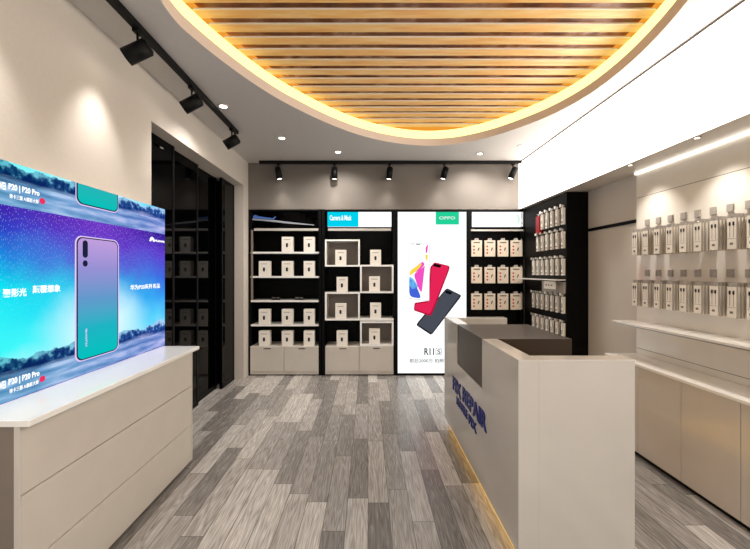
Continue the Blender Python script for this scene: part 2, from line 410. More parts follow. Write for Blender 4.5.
# black glass sliding door in the left wall
d = thing('door_1', (-1.87, 3.8, 0), 'black glass sliding door leaves in the long opening of the left wall', 'door'); d['kind'] = 'structure'
MB().box(-1.995, -1.985, 2.70, 4.90, 0, 2.75).build('door_blocker_plate', M['black'], d)  # dark plate added behind the leaves to block the bright world
for y0, y1, x in ((2.782, 3.34, -1.85), (3.30, 3.90, -1.895), (3.87, 4.47, -1.935), (4.43, 4.838, -1.85)):
    g = MB(); g.box(x-.03, x, y0, y1, .004, 2.682); g.build('door_panel', M['glass'], d, .002)
    f = MB()
    for a, b in ((y0, y0+.03), (y1-.03, y1)): f.box(x, x+.004, a, b, .006, 2.68)
    f.box(x, x+.004, y0, y1, .006, .06)
    f.build('door_frame', M['metal'], d)

# ------------------------------------------------------------ luminous fascia above the right side
t = thing('light_box', (2.3, 2, 2.386), 'long glowing white light box hanging below the ceiling along the right wall', 'light')
MB().box(2.175, XR-.001, YN+.01, RY-.005, 2.39, CZ-.002).build('housing', M['whitem'], t)
MB().box(2.16, 2.175, YN+.02, RY-.01, 2.392, CZ-.012).build('diffuser', M['light'], t)
MB().box(2.155, 2.16, YN+.02, RY-.01, CZ-.014, CZ-.002).build('edge_trim', M['grey'], t)

# ------------------------------------------------------------ lamps
def spot(name, loc, direction, energy, angle, parent, color=(1, .95, .89), blend=.6, size=.03):
    l = bpy.data.lights.new(name, 'SPOT'); l.energy = energy; l.spot_size = math.radians(angle); l.spot_blend = blend
    l.color = color; l.shadow_soft_size = size
    o = bpy.data.objects.new(name, l); COL.objects.link(o); o.parent = parent
    o.location = Vector(loc) - parent_loc(parent)
    o.rotation_euler = Vector(direction).to_track_quat('-Z', 'Y').to_euler()
    return o
def track(name, p0, p1, label):
    t = thing(name, tuple((Vector(p0)+Vector(p1))/2), label, 'track')
    p0, p1 = Vector(p0), Vector(p1); d_ = (p1-p0).normalized(); s = Vector((-d_.y, d_.x, 0))*.0225
    MB().prism([p0-s, p1-s, p1+s, p0+s], (0, 0, -.036)).build('rail', M['metal'], t, .002)
    for q, e in ((p0, -1), (p1, 1)):
        a = q+d_*(.012*e)
        m_ = MB().prism([q-s*1.08, a-s*1.08, a+s*1.08, q+s*1.08], (0, 0, -.04)); m_.build('end_cap', M['metal'], t)
def spotlight(x, y, dirn, label, group, energy, angle=70, L=.15, R=.048):
    zt = CZ-.038
    t = thing('track_spotlight', (x, y, zt), label, 'spotlight', group)
    MB().box(x-.018, x+.018, y-.03, y+.03, zt-.022, zt).build('adapter', M['metal'], t, .003)
    MB().cyl((x, y, zt-.02), (x, y, zt-.10), .007, m=None).build('stem', M['metal'], t)
    c = Vector((x, y, zt-.135)); dv = Vector(dirn).normalized()
    b = MB(); b.cyl(c-dv*L/2, c+dv*L/2, R); b.cyl(c-dv*(L/2+.012), c-dv*L/2, R*.7, R*.95)
    h = b.build('lamp_head', M['metal'], t)
    rg = MB().ring((0, 0), R, R*.82, 0, .008)
    rg.bm.transform(Matrix.Translation(c+dv*(L/2)) @ dv.to_track_quat('Z', 'Y').to_matrix().to_4x4())
    rg.build('bezel', M['metal'], h)
    MB().cyl(c+dv*(L/2-.001), c+dv*(L/2+.003), R*.8, m=None).build('lens', M['lamp'], h)
    spot('lamp', c+dv*(L/2+.012), (-.12, 0, -1) if x < -1.4 and y < 4.5 else (dv.x*.5, -.18, -1), energy, angle, t, blend=1, size=.05)
track('lighting_track', (-1.455, .3, CZ), (-1.455, 3.86, CZ), 'long black lighting track on the ceiling along the left wall')
for (yy, dv, nm) in ((.75, (-.86, -.1, -.5), 'at the near end of the left track, added out of view'), (1.5, (-.86, -.1, -.5), 'over the near end of the white counter, added out of view'), (2.21, (-.86, -.1, -.5), 'nearest the camera, above the phone display wall'), (2.89, (-.84, -.1, -.52), 'in the middle of the left track, above the door opening edge'), (3.74, (-.84, -.1, -.54), 'at the far end of the left track, over the black doors')):  # first two spotlights are unseen, added to brighten the countertop
    spotlight(-1.455, yy, dv, 'black cylinder spotlight ' + nm, 'spotlights on the left track', 52 if 1 < yy < 2.5 else 14, 68, L=.14, R=.052)
track('lighting_track', (bx(263)*1.005, 4.93, CZ), (bx(522)*.98, 4.93, CZ), 'black lighting track across the ceiling in front of the back wall')
for k, (xx, dx) in enumerate(((278.5, .14), (334.5, 0), (389.5, -.1), (444.5, -.22), (513, -.36))):
    spotlight((xx-368)/71.0, 4.93, (dx, .06, -.85), ['black spotlight at the left end of the back track, above the three-tier phone shelves', 'black spotlight on the back track above the lit cyan and white sign', 'black spotlight in the middle of the back track, left of the tall poster top',
              'black spotlight on the back track above the green tag of the poster', 'black spotlight at the right end of the back track beside the glowing light box'][k], 'spotlights on the back track', 16, 90, L=.15, R=.043)
DL = [(-1.365, 3.30, 'recessed ceiling downlight beside the left lighting track'), (-1.005, 4.085, 'recessed ceiling downlight left of the curve, before the back track'), (-.39, 4.56, 'recessed ceiling downlight close to the back track, second from its left end'),
      (1.475, 4.62, 'recessed ceiling downlight close to the back track, above the poster'), (1.905, 4.33, 'recessed ceiling downlight in the corner beside the white light box')]
for k, (x, y_, lb) in enumerate(DL):
    t = thing('downlight', (x, y_, CZ), lb, 'downlight', 'recessed ceiling downlights')
    MB().ring((x, y_), .05, .036, CZ-.006, CZ).build('bezel', M['steel'] if k > 2 else M['whitem'], t)
    MB().cyl((x, y_, CZ-.004), (x, y_, CZ-.0005), .035, m=None).build('lens', M['lamp'], t)
    spot('lamp', (x, y_, CZ-.012), (0, .3 if y_ > 4 else 0, -1), 60, 130, t, blend=.9)
for k, (x, y_) in enumerate(((-.9, .1), (.4, -.4), (1.6, .1), (-.9, -1.0), (1.4, -1.1))):  # unseen downlights added to brighten the room from behind the camera
    t = thing('downlight', (x, y_, CZ), 'added unseen ceiling downlight over the shop entrance behind the camera', 'downlight', 'added downlights by the entrance')
    MB().ring((x, y_), .05, .036, CZ-.006, CZ).build('bezel', M['whitem'], t)
    MB().cyl((x, y_, CZ-.004), (x, y_, CZ-.0005), .035, m=None).build('lens', M['lamp'], t)
    spot('lamp', (x, y_, CZ-.012), (0, 0, -1), 70, 150, t, blend=.9, size=.08)

# ------------------------------------------------------------ left counter with backlit display
t = thing('display_counter', (-1.53, 2.07, 0), 'low white drawer counter under the big phone display at the left wall', 'counter')
YC0, YC1 = 1.378, 2.772
MB().box(XL+.002, -1.40, YC0+.006, YC1-.05, .02, .874).build('carcass', M['grey'], t)
MB().box(-1.3995, -1.388, YC0+.012, YC1-.052, .022, .872).build('groove_board', M['top'], t)
for z0, z1 in ((.02, .294), (.300, .594), (.600, .874)):
    o = MB().box(-1.3875, -1.375, YC0+.010, YC1-.05, z0, z1).build('drawer_front', M['whitem'], t, .0015)
MB().box(-1.398, -1.374, YC0+.003, YC0+.009, .02, .874).build('edge_post', M['whitem'], t, .001)
MB().box(-1.398, -1.372, YC1-.0495, YC1-.035, .02, .874).build('edge_post', M['whitem'], t, .001)
MB().box(XL+.002, -1.335, YC0, YC1, .8745, .9).build('countertop', M['top'], t, .002)
MB().box(XL+.01, -1.42, YC0+.03, YC1-.06, 0, .02).build('plinth', M['black'], t)

SX = -1.62
t = thing('backlit_display', (-1.67, 2.15, .9005), 'large backlit phone display with mountain night sky standing on the white counter', 'display')
YS0, YS1 = 1.41, 2.80
YS1 = 2.792
MB().box(XL+.003, SX-.006, YS0, YS1, .9012, 1.985).build('housing', M['whitem'], t)
MB().box(SX-.006, SX, YS0+.001, YS1-.001, .9015, 1.984).build('printed_face', M['screen'], t)
def sprism(pts, lay, name, mat, parent=t):
    """flat print element on the display face: pts in (Y, z)"""
    return MB().prism([(SX+.0003+.0012*lay, y_, z_) for y_, z_ in pts], (.001, 0, 0)).build(name, mat, parent)
def rr(yc, zc, w_, h_, r_): return [(yc+u, zc+v) for u, v in rrect(w_, h_, r_, 7)]
PYc, PZc, PW, PH = 2.104, 1.335, .318, .695
ph = sprism(rr(PYc, PZc, PW+.022, PH+.016, .045), 0, 'phone_picture', M['ppale'])
sprism(rr(PYc, PZc, PW+.004, PH+.003, .04), 1, 'phone_edge', M['pdark'], ph)
sprism(rr(PYc, PZc, PW-.012, PH-.010, .036), 2, 'phone_back', M['phone'], ph)
sprism(rr(2.0, 1.617, .036, .10, .0178), 3, 'camera_lenses', M['pdark'], ph)
sprism(rr(2.0, 1.535, .034, .036, .0168), 3, 'camera_lens', M['pdark'], ph)
text('maker_mark', 'HUAWEI', (SX+.005, 2.012, 1.06), (0, 0, 1), (0, -1, 0), .10, .012, M['ppale'], ph, .001)
def clip(pts, zmax):
    out = []
    for i in range(len(pts)):
        a, b = pts[i-1], pts[i]
        if (a[1] <= zmax) != (b[1] <= zmax):
            k = (zmax-a[1])/(b[1]-a[1]); out.append((a[0]+(b[0]-a[0])*k, zmax))
        if b[1] <= zmax: out.append(b)
    return out
p2 = sprism(clip(rr(PYc, PZc+.883, PW+.014, PH+.016, .045), 1.9835), 0, 'phone_picture', M['ppale']); p2['label'] = 'lower end of a teal phone at the top edge'
sprism(clip(rr(PYc, PZc+.883, PW+.004, PH+.003, .04), 1.983), 1, 'phone_edge', M['pdark'], p2)
sprism(clip(rr(PYc, PZc+.883, PW-.012, PH-.010, .036), 1.9825), 2, 'phone_back', M['phone2'], p2)
def ty(x): return -SX*F/(CX-x)
UY, UZ = (0, 1, 0), (0, 0, 1)
XT = SX+.002
for dz in (0, .883):
    y0 = ty(8); text('model_lettering', 'P20 | P20 Pro', (XT, y0, .968+dz), UY, UZ, ty(39)-y0, .036, M['pwhite'], t, .001, .03)
    text('maker_lettering', 'HUAWEI', (XT, ty(-13), .968+dz), UY, UZ, ty(5)-ty(-13), .034, M['pwhite'], t, .001, .03)
    text('small_lettering', '徕卡三摄 AI摄影大师', (XT, ty(9), .937+dz), UY, UZ, ty(38)-ty(9), .020, M['pwhite'], t, .001, .01)
    sprism(rr(ty(42), .955+dz, .03, .03, .0149), 1, 'red_dot', M['prd'])
text('slogan_lettering', '聚影光', (XT, ty(2), 1.372), UY, UZ, ty(26)-ty(2), .039, M['pwhite'], t, .001, .02)
text('slogan_lettering', '颠覆想象', (XT, ty(32), 1.382), UY, UZ, ty(60)-ty(32), .039, M['pwhite'], t, .001, .02)
text('slogan_lettering', '华为P20系列 新品', (XT, ty(130), 1.362), UY, UZ, ty(159.5)-ty(130), .036, M['pwhite'], t, .001, .02)
text('maker_lettering', 'HUAWEI', (XT, ty(154.5), 1.717), UY, UZ, ty(164)-ty(154.5), .016, M['pwhite'], t, .001, .04)
fl = MB()
yc, zc = ty(151.8), 1.716
for k in range(8):
    a = math.radians(10 + k*160/7); r0, r1 = .010, .036
    c_, s_ = math.cos(a), math.sin(a); pp = [(r0, -.002), (.024, -.0065), (r1, 0), (.024, .0065), (r0, .002)]
    fl.prism([(XT, yc+u*c_-v*s_, zc+u*s_+v*c_) for u, v in pp], (.001, 0, 0))
fl.build('petal_emblem', M['pwhite'], t)

# ------------------------------------------------------------ back racks
def phone_box(x, z, label, group, proto=[]):
    if proto: return copy_tree(proto[0], (x, RY+.055, z), label, group)
    t = thing('phone_box', (0, 0, 0), label, 'box', group)
    MB().box(-.078, .078, -.05, .05, 0, .216).build('carton', M['card'], t, .003)
    MB().prism([(.02-.0 + u - .022, -.0512, .095+v) for u, v in rrect(.03, .058, .012, 5)], (0, .0010, 0)).build('printed_phone', M['ink'], t)
    MB().box(-.045, .045, -.0512, -.05, .172, .178).build('printed_line', M['inkgrey'], t)
    t.location = (x, RY+.055, z); proto.append(t); return t
def rack(name, x0, x1, label, cat='shelf unit'):
    t = thing(name, ((x0+x1)/2, RY+.18, 0), label, cat)
    b = MB(); b.box(x0+.002, x1-.002, RY+.36, RY+.38, 0, 2.38)
    for a in (x0+.002, x1-.042): b.box(a, a+.04, RY, RY+.36, 0, 2.38)
    b.box(x0+.04, x1-.04, RY, RY+.36, 2.36, 2.38)
    b.build('carcass', M['black'], t, .001)
    return t
def cabinet(t, x0, x1, xm, handles):
    b = MB(); b.box(x0, x1, RY-.002, RY+.35, .02, .42); cb = b.build('base_cabinet', M['whitem'], t, .002)
    MB().box(x0, x1, RY-.010, RY-.002, .02, .052).build('plinth', M['whitem'], cb)
    for (a, c_, h) in ((x0, xm, handles[0]), (xm, x1, handles[1])):
        dr = MB().box(a+.004, c_-.004, RY-.016, RY-.003, .06, .418).build('cabinet_door', M['whitem'], cb, .0015)
        # the third level below the unit is kept for the base cabinet; the pull is cut into the door
    return cb
def door_pull(t, x, z):
    MB().box(x-.05, x+.05, RY-.02, RY-.016, z-.012, z).build('door_handle', M['ink'], t, .001)
# bay one
x0, x1 = bx(248.2), bx(321.3)
t = rack('display_shelf_unit', x0, x1, 'black shelf unit with thin white shelves beside the black glass doors')
for yy in (252.7, 277, 301.2, 325.4):
    z = bz(yy); MB().box(bx(250), bx(319.4), RY+.0, RY+.30, z-.013, z+.013).build('shelf', M['top'], t, .001)
MB().box(bx(254), bx(318.4), RY-.004, RY+.03, bz(230.8), bz(228.4)).build('light_bar', M['clear'], t, .001)
MB().box(bx(251), bx(252.8), RY+.0, RY+.02, bz(300), bz(230)).build('shelf_post', M['grey'], t)
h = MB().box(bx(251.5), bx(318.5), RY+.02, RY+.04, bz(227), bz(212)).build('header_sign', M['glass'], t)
pr = [(252.5, 215.8), (255, 214.5), (259, 216.2), (272, 218), (275, 216.2), (276, 216.8), (273, 219.2), (253, 218)]  # both streaks paint a reflection onto the black header panel
MB().prism([(bx(a), RY+.0185, bz(b)) for a, b in pr], (0, .001, 0)).build('blue_reflection_streak', M['streakb'], h)
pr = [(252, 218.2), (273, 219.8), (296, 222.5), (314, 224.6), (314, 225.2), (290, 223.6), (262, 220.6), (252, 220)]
MB().prism([(bx(a), RY+.0185, bz(b)) for a, b in pr], (0, .001, 0)).build('silver_reflection_streak', M['streakg'], h)
cabinet(t, bx(250.4), bx(318.6), bx(284.4), (267, 302))
door_pull(t, bx(267.5), bz(348)); door_pull(t, bx(302), bz(348))
SH = [('top', 252.7, (287, 309)), ('second', 277, (264, 287, 309)), ('lowest', 325.4, (264, 287, 309)), ('cabinet', None, (264, 287, 309))]
POS = {264: 'left', 287: 'middle', 309: 'right'}
for nm, yy, xs in SH:
    for xx in xs:
        z = bz(yy)+.0135 if yy else .4203
        where = {'top': 'on the top shelf', 'second': 'on the second shelf', 'lowest': 'on the lowest shelf', 'cabinet': 'on the cabinet top'}[nm]
        phone_box(bx(xx), z, f'cream phone box {where}, {POS[xx]} one, in the unit beside the black doors', 'phone boxes on the thin white shelves')
for xx, p in ((275, 'left'), (298.5, 'right')):
    z = bz(301.2)+.0135
    o = thing('price_holder', (bx(xx), RY+.05, z), f'tiny dark price holder, {p} one of two on the otherwise empty shelf', 'price tag', 'price holders on the empty shelf')
    MB().prism([(bx(xx)-.06, RY+.03, z), (bx(xx)-.06, RY+.07, z), (bx(xx)-.06, RY+.055, z+.045), (bx(xx)-.06, RY+.05, z+.045)], (.12, 0, 0)).build('stand', M['metal'], o)
    text('price_print', '••• ••', (bx(xx)-.05, RY+.034, z+.026), (1, 0, 0), Vector((0, .015, .04)).normalized(), .1, .012, M['inkgrey'], o, .001)
# bay two
x0, x1 = bx(321.6), bx(395.8)
t = rack('display_shelf_unit', x0, x1, 'black shelf unit with staggered white cube boxes beside the tall phone poster')
MB().box(bx(328), bx(391), RY-.004, RY+.03, bz(230.8), bz(228.4)).build('light_bar', M['clear'], t, .001)
h = MB().box(bx(327.5), bx(391.4), RY+.0, RY+.03, bz(226.7), bz(212)).build('header_sign', M['header'], t)
MB().box(bx(327.5), bx(358.5), RY-.002, RY-.0002, bz(226.7), bz(212)).build('cyan_field', M['cyan'], h)
text('sign_lettering', 'Camera & Mask', (bx(329.8), RY-.0025, bz(220.4)), (1, 0, 0), (0, 0, 1), bx(351.5)-bx(329.8), .075, M['pwhite'], h, .001, .02)
def cube(a, b, c, d):
    X0, X1, Z1, Z0 = bx(a), bx(b), bz(c), bz(d); T = .024
    m_ = MB(); m_.box(X0, X1, RY-.005, RY+.3, Z0, Z0+T, M['top']); m_.box(X0, X1, RY-.005, RY+.3, Z1-T, Z1, M['top'])
    m_.box(X0, X0+T, RY-.005, RY+.3, Z0+T, Z1-T, M['top']); m_.box(X1-T, X1, RY-.005, RY+.3, Z0+T, Z1-T, M['top'])
    m_.box(X0+T, X1-T, RY+.27, RY+.3, Z0+T, Z1-T, M['grey'])
    m_.build('cube_shelf', None, t)
cube(325, 359.8, 239.5, 266.6); cube(360.1, 393.5, 264.8, 293.1); cube(325, 359.8, 292.1, 320.4); cube(360.1, 393.5, 321.3, 346)
MB().box(bx(360), bx(393.6), RY-.005, RY+.3, bz(320.6), bz(318.2)).build('shelf', M['top'], t, .001)
cabinet(t, bx(325.3), bx(393.4), bx(359.5), (343, 376))
door_pull(t, bx(343), bz(348)); door_pull(t, bx(376.5), bz(347.6))
for xx, yy, lb in ((340.6, 264.9, 'inside the highest cube'), (375.6, 264.8, 'standing on top of the upper right cube'), (342, 292.1, 'standing on top of the lower left cube'), (374.5, 291.4, 'inside the upper right cube'),
                   (340.6, 318.7, 'inside the lower left cube'), (375.6, 318.2, 'on the short white shelf above the bottom cube'), (342, 346.2, 'on the left cabinet below the lower left cube'), (374.5, 344.3, 'inside the bottom cube above the right cabinet door')):
    phone_box(bx(xx), bz(yy)+.0008, 'cream phone box ' + lb, 'phone boxes among the white cubes')
# poster
x0, x1 = bx(396), bx(467.8)
t = thing('light_box_poster', ((x0+x1)/2, RY+.1, 0), 'tall white backlit poster showing three tilted phones between two shelf units', 'poster')
MB().box(x0, x1, RY, RY+.2, .0, 2.38).build('frame', M['black'], t)
f = MB().box(bx(397.8), bx(466.2), RY-.006, RY-.0005, bz(373), bz(212)).build('poster_face', M['poster'], t)
def pp(pts, lay, name, mat, parent=None):
    return MB().prism([(bx(a), RY-.0065-.0009*lay, bz(b)) for a, b in pts], (0, -.0007, 0)).build(name, mat, parent or t)
pp([(435.6, 212), (458.8, 212), (458.8, 224.6), (435.6, 224.6)], 0, 'green_tag', M['green'])
text('tag_lettering', 'OPPO', (bx(439), RY-.0082, bz(219.6)), (1, 0, 0), (0, 0, 1), bx(455)-bx(439), .045, M['pgreen'], t, .001, .02)
def q7(pts): return [(400+a/4.99, 235+b/4.99) for a, b in pts]
def smooth(pts, r=.22, n=4):
    out = []
    for i in range(len(pts)):
        a, b, c_ = Vector(pts[i-1]), Vector(pts[i]), Vector(pts[(i+1) % len(pts)])
        p, q = b+(a-b)*r, b+(c_-b)*r
        for k in range(n+1):
            s_ = k/n; out.append(tuple((1-s_)**2*p+2*s_*(1-s_)*b+s_*s_*q))
    return out
dk = pp(q7(smooth([(232, 264), (308, 302), (156, 500), (78, 448)], .09)), 0, 'phone_picture', M['pchar2']); dk['label'] = 'charcoal phone seen from the back'
pp(q7(smooth([(233, 270), (299, 301), (158, 490), (88, 446)], .09)), 1, 'phone_back', M['pcharc'], dk)
pp(q7(smooth([(228, 274), (262, 286), (252, 298), (224, 288)], .25)), 2, 'camera_bar', M['pblack'], dk)
rd = pp(q7(smooth([(172, 136), (252, 156), (155, 406), (68, 376), (72, 338), (140, 328), (150, 160)], .12)), 3, 'phone_picture', M['pdred']); rd['label'] = 'red phone seen from the back'
pp(q7(smooth([(172, 140), (245, 158), (150, 396), (74, 370), (76, 345), (146, 334), (156, 166)], .12)), 4, 'phone_back', M['pred'], rd)
pp(q7(smooth([(168, 142), (206, 150), (200, 164), (164, 156)], .25)), 5, 'camera_bar', M['pblack'], rd)
wh = pp(q7(smooth([(42, 42), (148, 42), (146, 330), (42, 318)], .05)), 6, 'phone_picture', M['plight']); wh['label'] = 'white phone seen from the front'
pp(q7(smooth([(45, 45), (145, 45), (143, 326), (45, 314)], .05)), 7, 'phone_screen', M['poster'], wh)
for pts, mt, nm in (([(46, 215), (75, 240), (108, 318), (46, 308)], 'pblue', 'blue_wave'), ([(46, 205), (70, 222), (92, 262), (60, 270), (46, 250)], 'pcy', 'sky_wave'), ([(66, 195), (108, 168), (124, 150), (118, 200), (108, 290), (92, 268)], 'ppink', 'pink_wave'),
                    ([(50, 178), (88, 150), (112, 140), (92, 170), (60, 196), (46, 202)], 'pyel', 'yellow_wave'), ([(74, 160), (112, 132), (124, 146), (100, 176), (74, 186)], 'ppink', 'pink_wave'),
                    ([(126, 62), (140, 44), (136, 84), (128, 96)], 'ppink', 'pink_wisp'), ([(124, 100), (138, 96), (136, 130), (128, 124)], 'pyel', 'yellow_wisp')):
    pp(q7(smooth(pts, .3)), 8 if 'yellow' not in nm else 9, nm, M[mt], wh)
pp(q7([(62, 46), (66, 46), (66, 50), (62, 50)]), 9, 'sensor_dot', M['pgrey'], wh); pp(q7([(80, 45), (100, 45), (100, 49), (80, 49)]), 9, 'earpiece', M['pgrey'], wh)
T0 = RY-.0082
text('model_lettering', 'R11', (bx(424.2), T0, bz(354.9)), (1, 0, 0), (0, 0, 1), bx(434)-bx(424.2), .1, M['pcharc'], t, .001, .03)
text('model_lettering', 'S', (bx(437), T0, bz(353.8)), (1, 0, 0), (0, 0, 1), .05, .066, M['pgrey'], t, .001, .02)
b = MB()
o_ = [(bx(438.6)+u, bz(351.3)+v) for u, v in rrect(.09, .104, .03, 4)]; i_ = [(bx(438.6)+u, bz(351.3)+v) for u, v in rrect(.076, .09, .024, 4)]
for k in range(len(o_)):
    k2 = (k+1) % len(o_)
    b.prism([(o_[k][0], T0, o_[k][1]), (o_[k2][0], T0, o_[k2][1]), (i_[k2][0], T0, i_[k2][1]), (i_[k][0], T0, i_[k][1])], (0, -.001, 0))
b.build('lettering_outline', M['pgrey'], t)
text('slogan_lettering', '前后2000万 拍照更清晰', (bx(409.4), T0, bz(362.6)), (1, 0, 0), (0, 0, 1), bx(458)-bx(409.4), .06, M['pgrey'], t, .001, .012)
# bay three: hanging packs
x0, x1 = bx(468), 2.233
t = rack('accessory_rack', x0, x1, 'black accessory rack of hanging packs on the back wall, right of the tall poster')
t3 = t
h = MB().box(bx(472.5), 2.226, RY+.0, RY+.03, bz(226.7), bz(212)).build('header_sign', M['header'], t)
pts = [(516, 214), (518.5, 214.5), (520.4, 218.5), (519.6, 223), (516.5, 224.5), (517.8, 219)]
MB().prism([(bx(a), RY-.0002, bz(b)) for a, b in pts], (0, -.001, 0)).build('pale_green_mark', M['pgreen'], h)
MB().box(bx(470.8), 2.228, RY-.004, RY+.03, bz(231.2), bz(229.4)).build('light_bar', M['clear'], t, .001)
hk = MB().box(bx(470), 2.17, RY+.08, RY+.10, bz(345), bz(233)).build('slatwall', M['black'], t)
first = None
RN = ['top', 'second', 'third']
for r, yy in enumerate((239.4, 266, 292.3)):
    for c_ in range(5):
        xx = (476.1, 489.3, 502.3, 515.2, 523.0)[c_]; z = bz(yy)-.005
        MB().cyl((bx(xx) if c_ < 4 else 2.198, RY+.085, z), (bx(xx) if c_ < 4 else 2.198, RY-.03, z), .004, n=10).build('hook', M['steel'], t3)
        if c_ == 4:
            o = thing('accessory_pack', (2.198, RY, z), f'narrow pale pack at the dark corner end of the {RN[r]} row on the back rack', 'accessory pack', 'narrow packs in the corner of the back rack')
            MB().box(2.184, 2.214, RY-.01, RY+.006, z-.235, z-.012).build('sleeve', M['tan'], o, .001)
            MB().box(2.19, 2.206, RY-.008, RY-.004, z-.014, z+.012).build('hang_tab', M['clear'], o)
            continue
        lab = f'cream hanging accessory pack, {ORD[c_]} from the poster in the {RN[r]} row of the back rack'
        if first is None:
            o = thing('accessory_pack', (0, 0, 0), lab, 'accessory pack', 'hanging packs on the back rack')
            W = .0755
            MB().box(-W, W, -.012, .012, -.242, -.012).build('sleeve', M['tan'], o, .002)
            MB().prism([(u, -.004, v+.002) for u, v in rrect(.06, .034, .012, 4)], (0, .003, 0)).build('hang_tab', M['clear'], o)
            MB().box(-.045, .045, -.0132, -.012, -.052, -.032).build('printed_title', M['inkgrey'], o)
            for k in range(3): MB().prism([(-.04+u, -.0122, -.098-.047*k+v) for u, v in rrect(.026, .026, .0125, 4)], (0, -.001, 0)).build('red_dot', M['red'], o)
            MB().prism([(.012, -.0125, -.16), (.022, -.0125, -.162), (.036, -.0125, -.13), (.036, -.0125, -.112), (.022, -.0125, -.118), (.018, -.0125, -.14)], (0, -.002, 0)).build('printed_gadget', M['ink'], o)
            o.location = (bx(xx), RY-.02, z); first = o
        else: copy_tree(first, (bx(xx), RY-.02, z), lab)

# ------------------------------------------------------------ black side rack on the right wall
YE = 3.937
t = thing('side_rack', (2.35, 4.5, 0), 'tall black side rack crowded with small hanging packs in the back corner', 'accessory rack')
MB().box(2.235, XR-.002, YE, RY-.03, 0, 2.386).build('carcass', M['black'], t, .001)
MB().box(2.13, 2.2345, YE+.02, RY-.05, 1.388, 1.402).build('shelf', M['top'], t, .001)
MB().box(2.22, 2.2345, YE+.02, 4.47, 1.24, 1.37).build('grey_plate', M['clear'], t, .001)
s_ = MB().box(2.15, 2.156, 4.02, 4.28, 1.285, 1.375).build('price_sign', M['card'], t, .001)
MB().box(2.152, 2.2, 4.02, 4.28, 1.372, 1.378).build('sign_bracket', M['steel'], t)
text('sign_print', '···', (2.1495, 4.24, 1.32), (0, -1, 0), (0, 0, 1), .16, .02, M['inkgrey'], s_, .0005)
first = None; XF = 2.235
for r, (z1, ks) in enumerate(((2.215, range(5)), (1.945, range(6)), (1.637, range(7)), (1.205, range(7)), (.905, range(7)))):
    rn = ['top row', 'second row', 'third row', 'row under the white shelf', 'lowest row'][r]
    for k in ks:
        yy = YE+.035+.117*k
        MB().cyl((XF, yy, z1+.022), (XF-.05, yy, z1+.022), .004, n=8).build('hook', M['steel'], t)
        if r == 0: MB().cyl((XF-.05, yy, z1+.022), (XF-.056, yy, z1+.022), .019, n=14).build('hook_disc', M['top'], t)
        else: MB().box(XF-.056, XF-.051, yy-.02, yy+.02, z1+.012, z1+.04).build('hook_tag', M['clear'] if (k+r) % 3 else M['card'], t, .001)
        lab = f'slim cream pack, {ORD[k]} from near end, {rn} of side rack'
        if first is None:
            o = thing('slim_pack', (0, 0, 0), lab, 'accessory pack', 'slim packs on the side rack')
            MB().box(-.036, -.006, -.021, .021, -.19, 0).build('sleeve', M['card'], o, .002)
            MB().box(-.03, -.026, -.015, .015, 0, .034).build('hang_tab', M['clear'], o)
            MB().prism([(-.0362, u, -.10+v) for u, v in rrect(.012, .05, .0055, 3)], (-.001, 0, 0)).build('printed_gadget', M['ink'], o)
            MB().box(-.0372, -.036, -.015, .015, -.17, -.155).build('printed_line', M['inkgrey'], o)
            o.location = (XF, yy, z1); first = o
        else: copy_tree(first, (XF, yy, z1), lab)
yy = YE+.035+.117*5-.03
o = thing('red_pack', (XF, yy, 2.2), 'dark red pack hanging at the far end of the top row of the side rack', 'accessory pack')
MB().box(XF-.045, XF-.004, yy-.045, yy+.045, 1.985, 2.205).build('sleeve', M['redbox'], o, .002)
MB().box(XF-.03, XF-.026, yy-.015, yy+.015, 2.205, 2.235).build('hang_tab', M['clear'], o)
MB().box(XF-.05, XF-.003, yy-.11, yy+.04, 1.975, 1.982).build('price_strip', M['redbox'], o)
MB().cyl((XF, yy, 2.228), (XF-.05, yy, 2.228), .004, n=8).build('hook', M['steel'], t)

# ------------------------------------------------------------ right wall display
XP = 2.44; YD0, YD1 = -.6, 3.182
t = thing('wall_display_unit', (2.45, 1.3, 0), 'long cream wall display with panelled back, white shelf and low cupboards', 'display unit')
b = MB()
for z0, z1 in ((.75, .798), (.802, 1.0), (1.004, 2.154), (2.158, 2.386)): b.box(XP, XR-.002, YD0, YD1, z0, z1)
b.build('back_panel', M['panelw'], t, .001)
MB().box(XP+.006, XR-.003, YD0+.002, YD1-.002, .75, 2.384).build('groove_backing', M['groove'], t)
MB().box(XP-.018, XP-.001, YD0, YD1, 2.368, 2.385).build('led_strip', M['led'], t)
s_ = MB().box(2.216, XP-.001, YD0, YD1, 1.032, 1.05).build('shelf', M['top'], t, .002)
MB().box(2.23, 2.26, YD0, YD1, 1.022, 1.0318).build('shelf_rail', M['steel'], s_)
b = MB(); b.box(2.18, XR-.002, YD0, YD1, .04, .728); cb = b.build('base_cabinet', M['whitem'], t)
MB().box(2.150, XP-.001, YD0, YD1, .729, .75).build('ledge', M['top'], t, .002)
yy = 2.80
ys = [YD1-.002, 2.80, 2.414, 2.028, 1.642, 1.256, .87, .484, .098, -.288, YD0]
for a, c_ in zip(ys[1:], ys[:-1]):
    MB().box(2.158, 2.18, a+.002, c_-.002, .04, .7285).build('cabinet_door', M['white'], cb, .0015)
MB().box(2.19, XR-.002, YD0, YD1, 0, .04).build('plinth', M['black'], t)
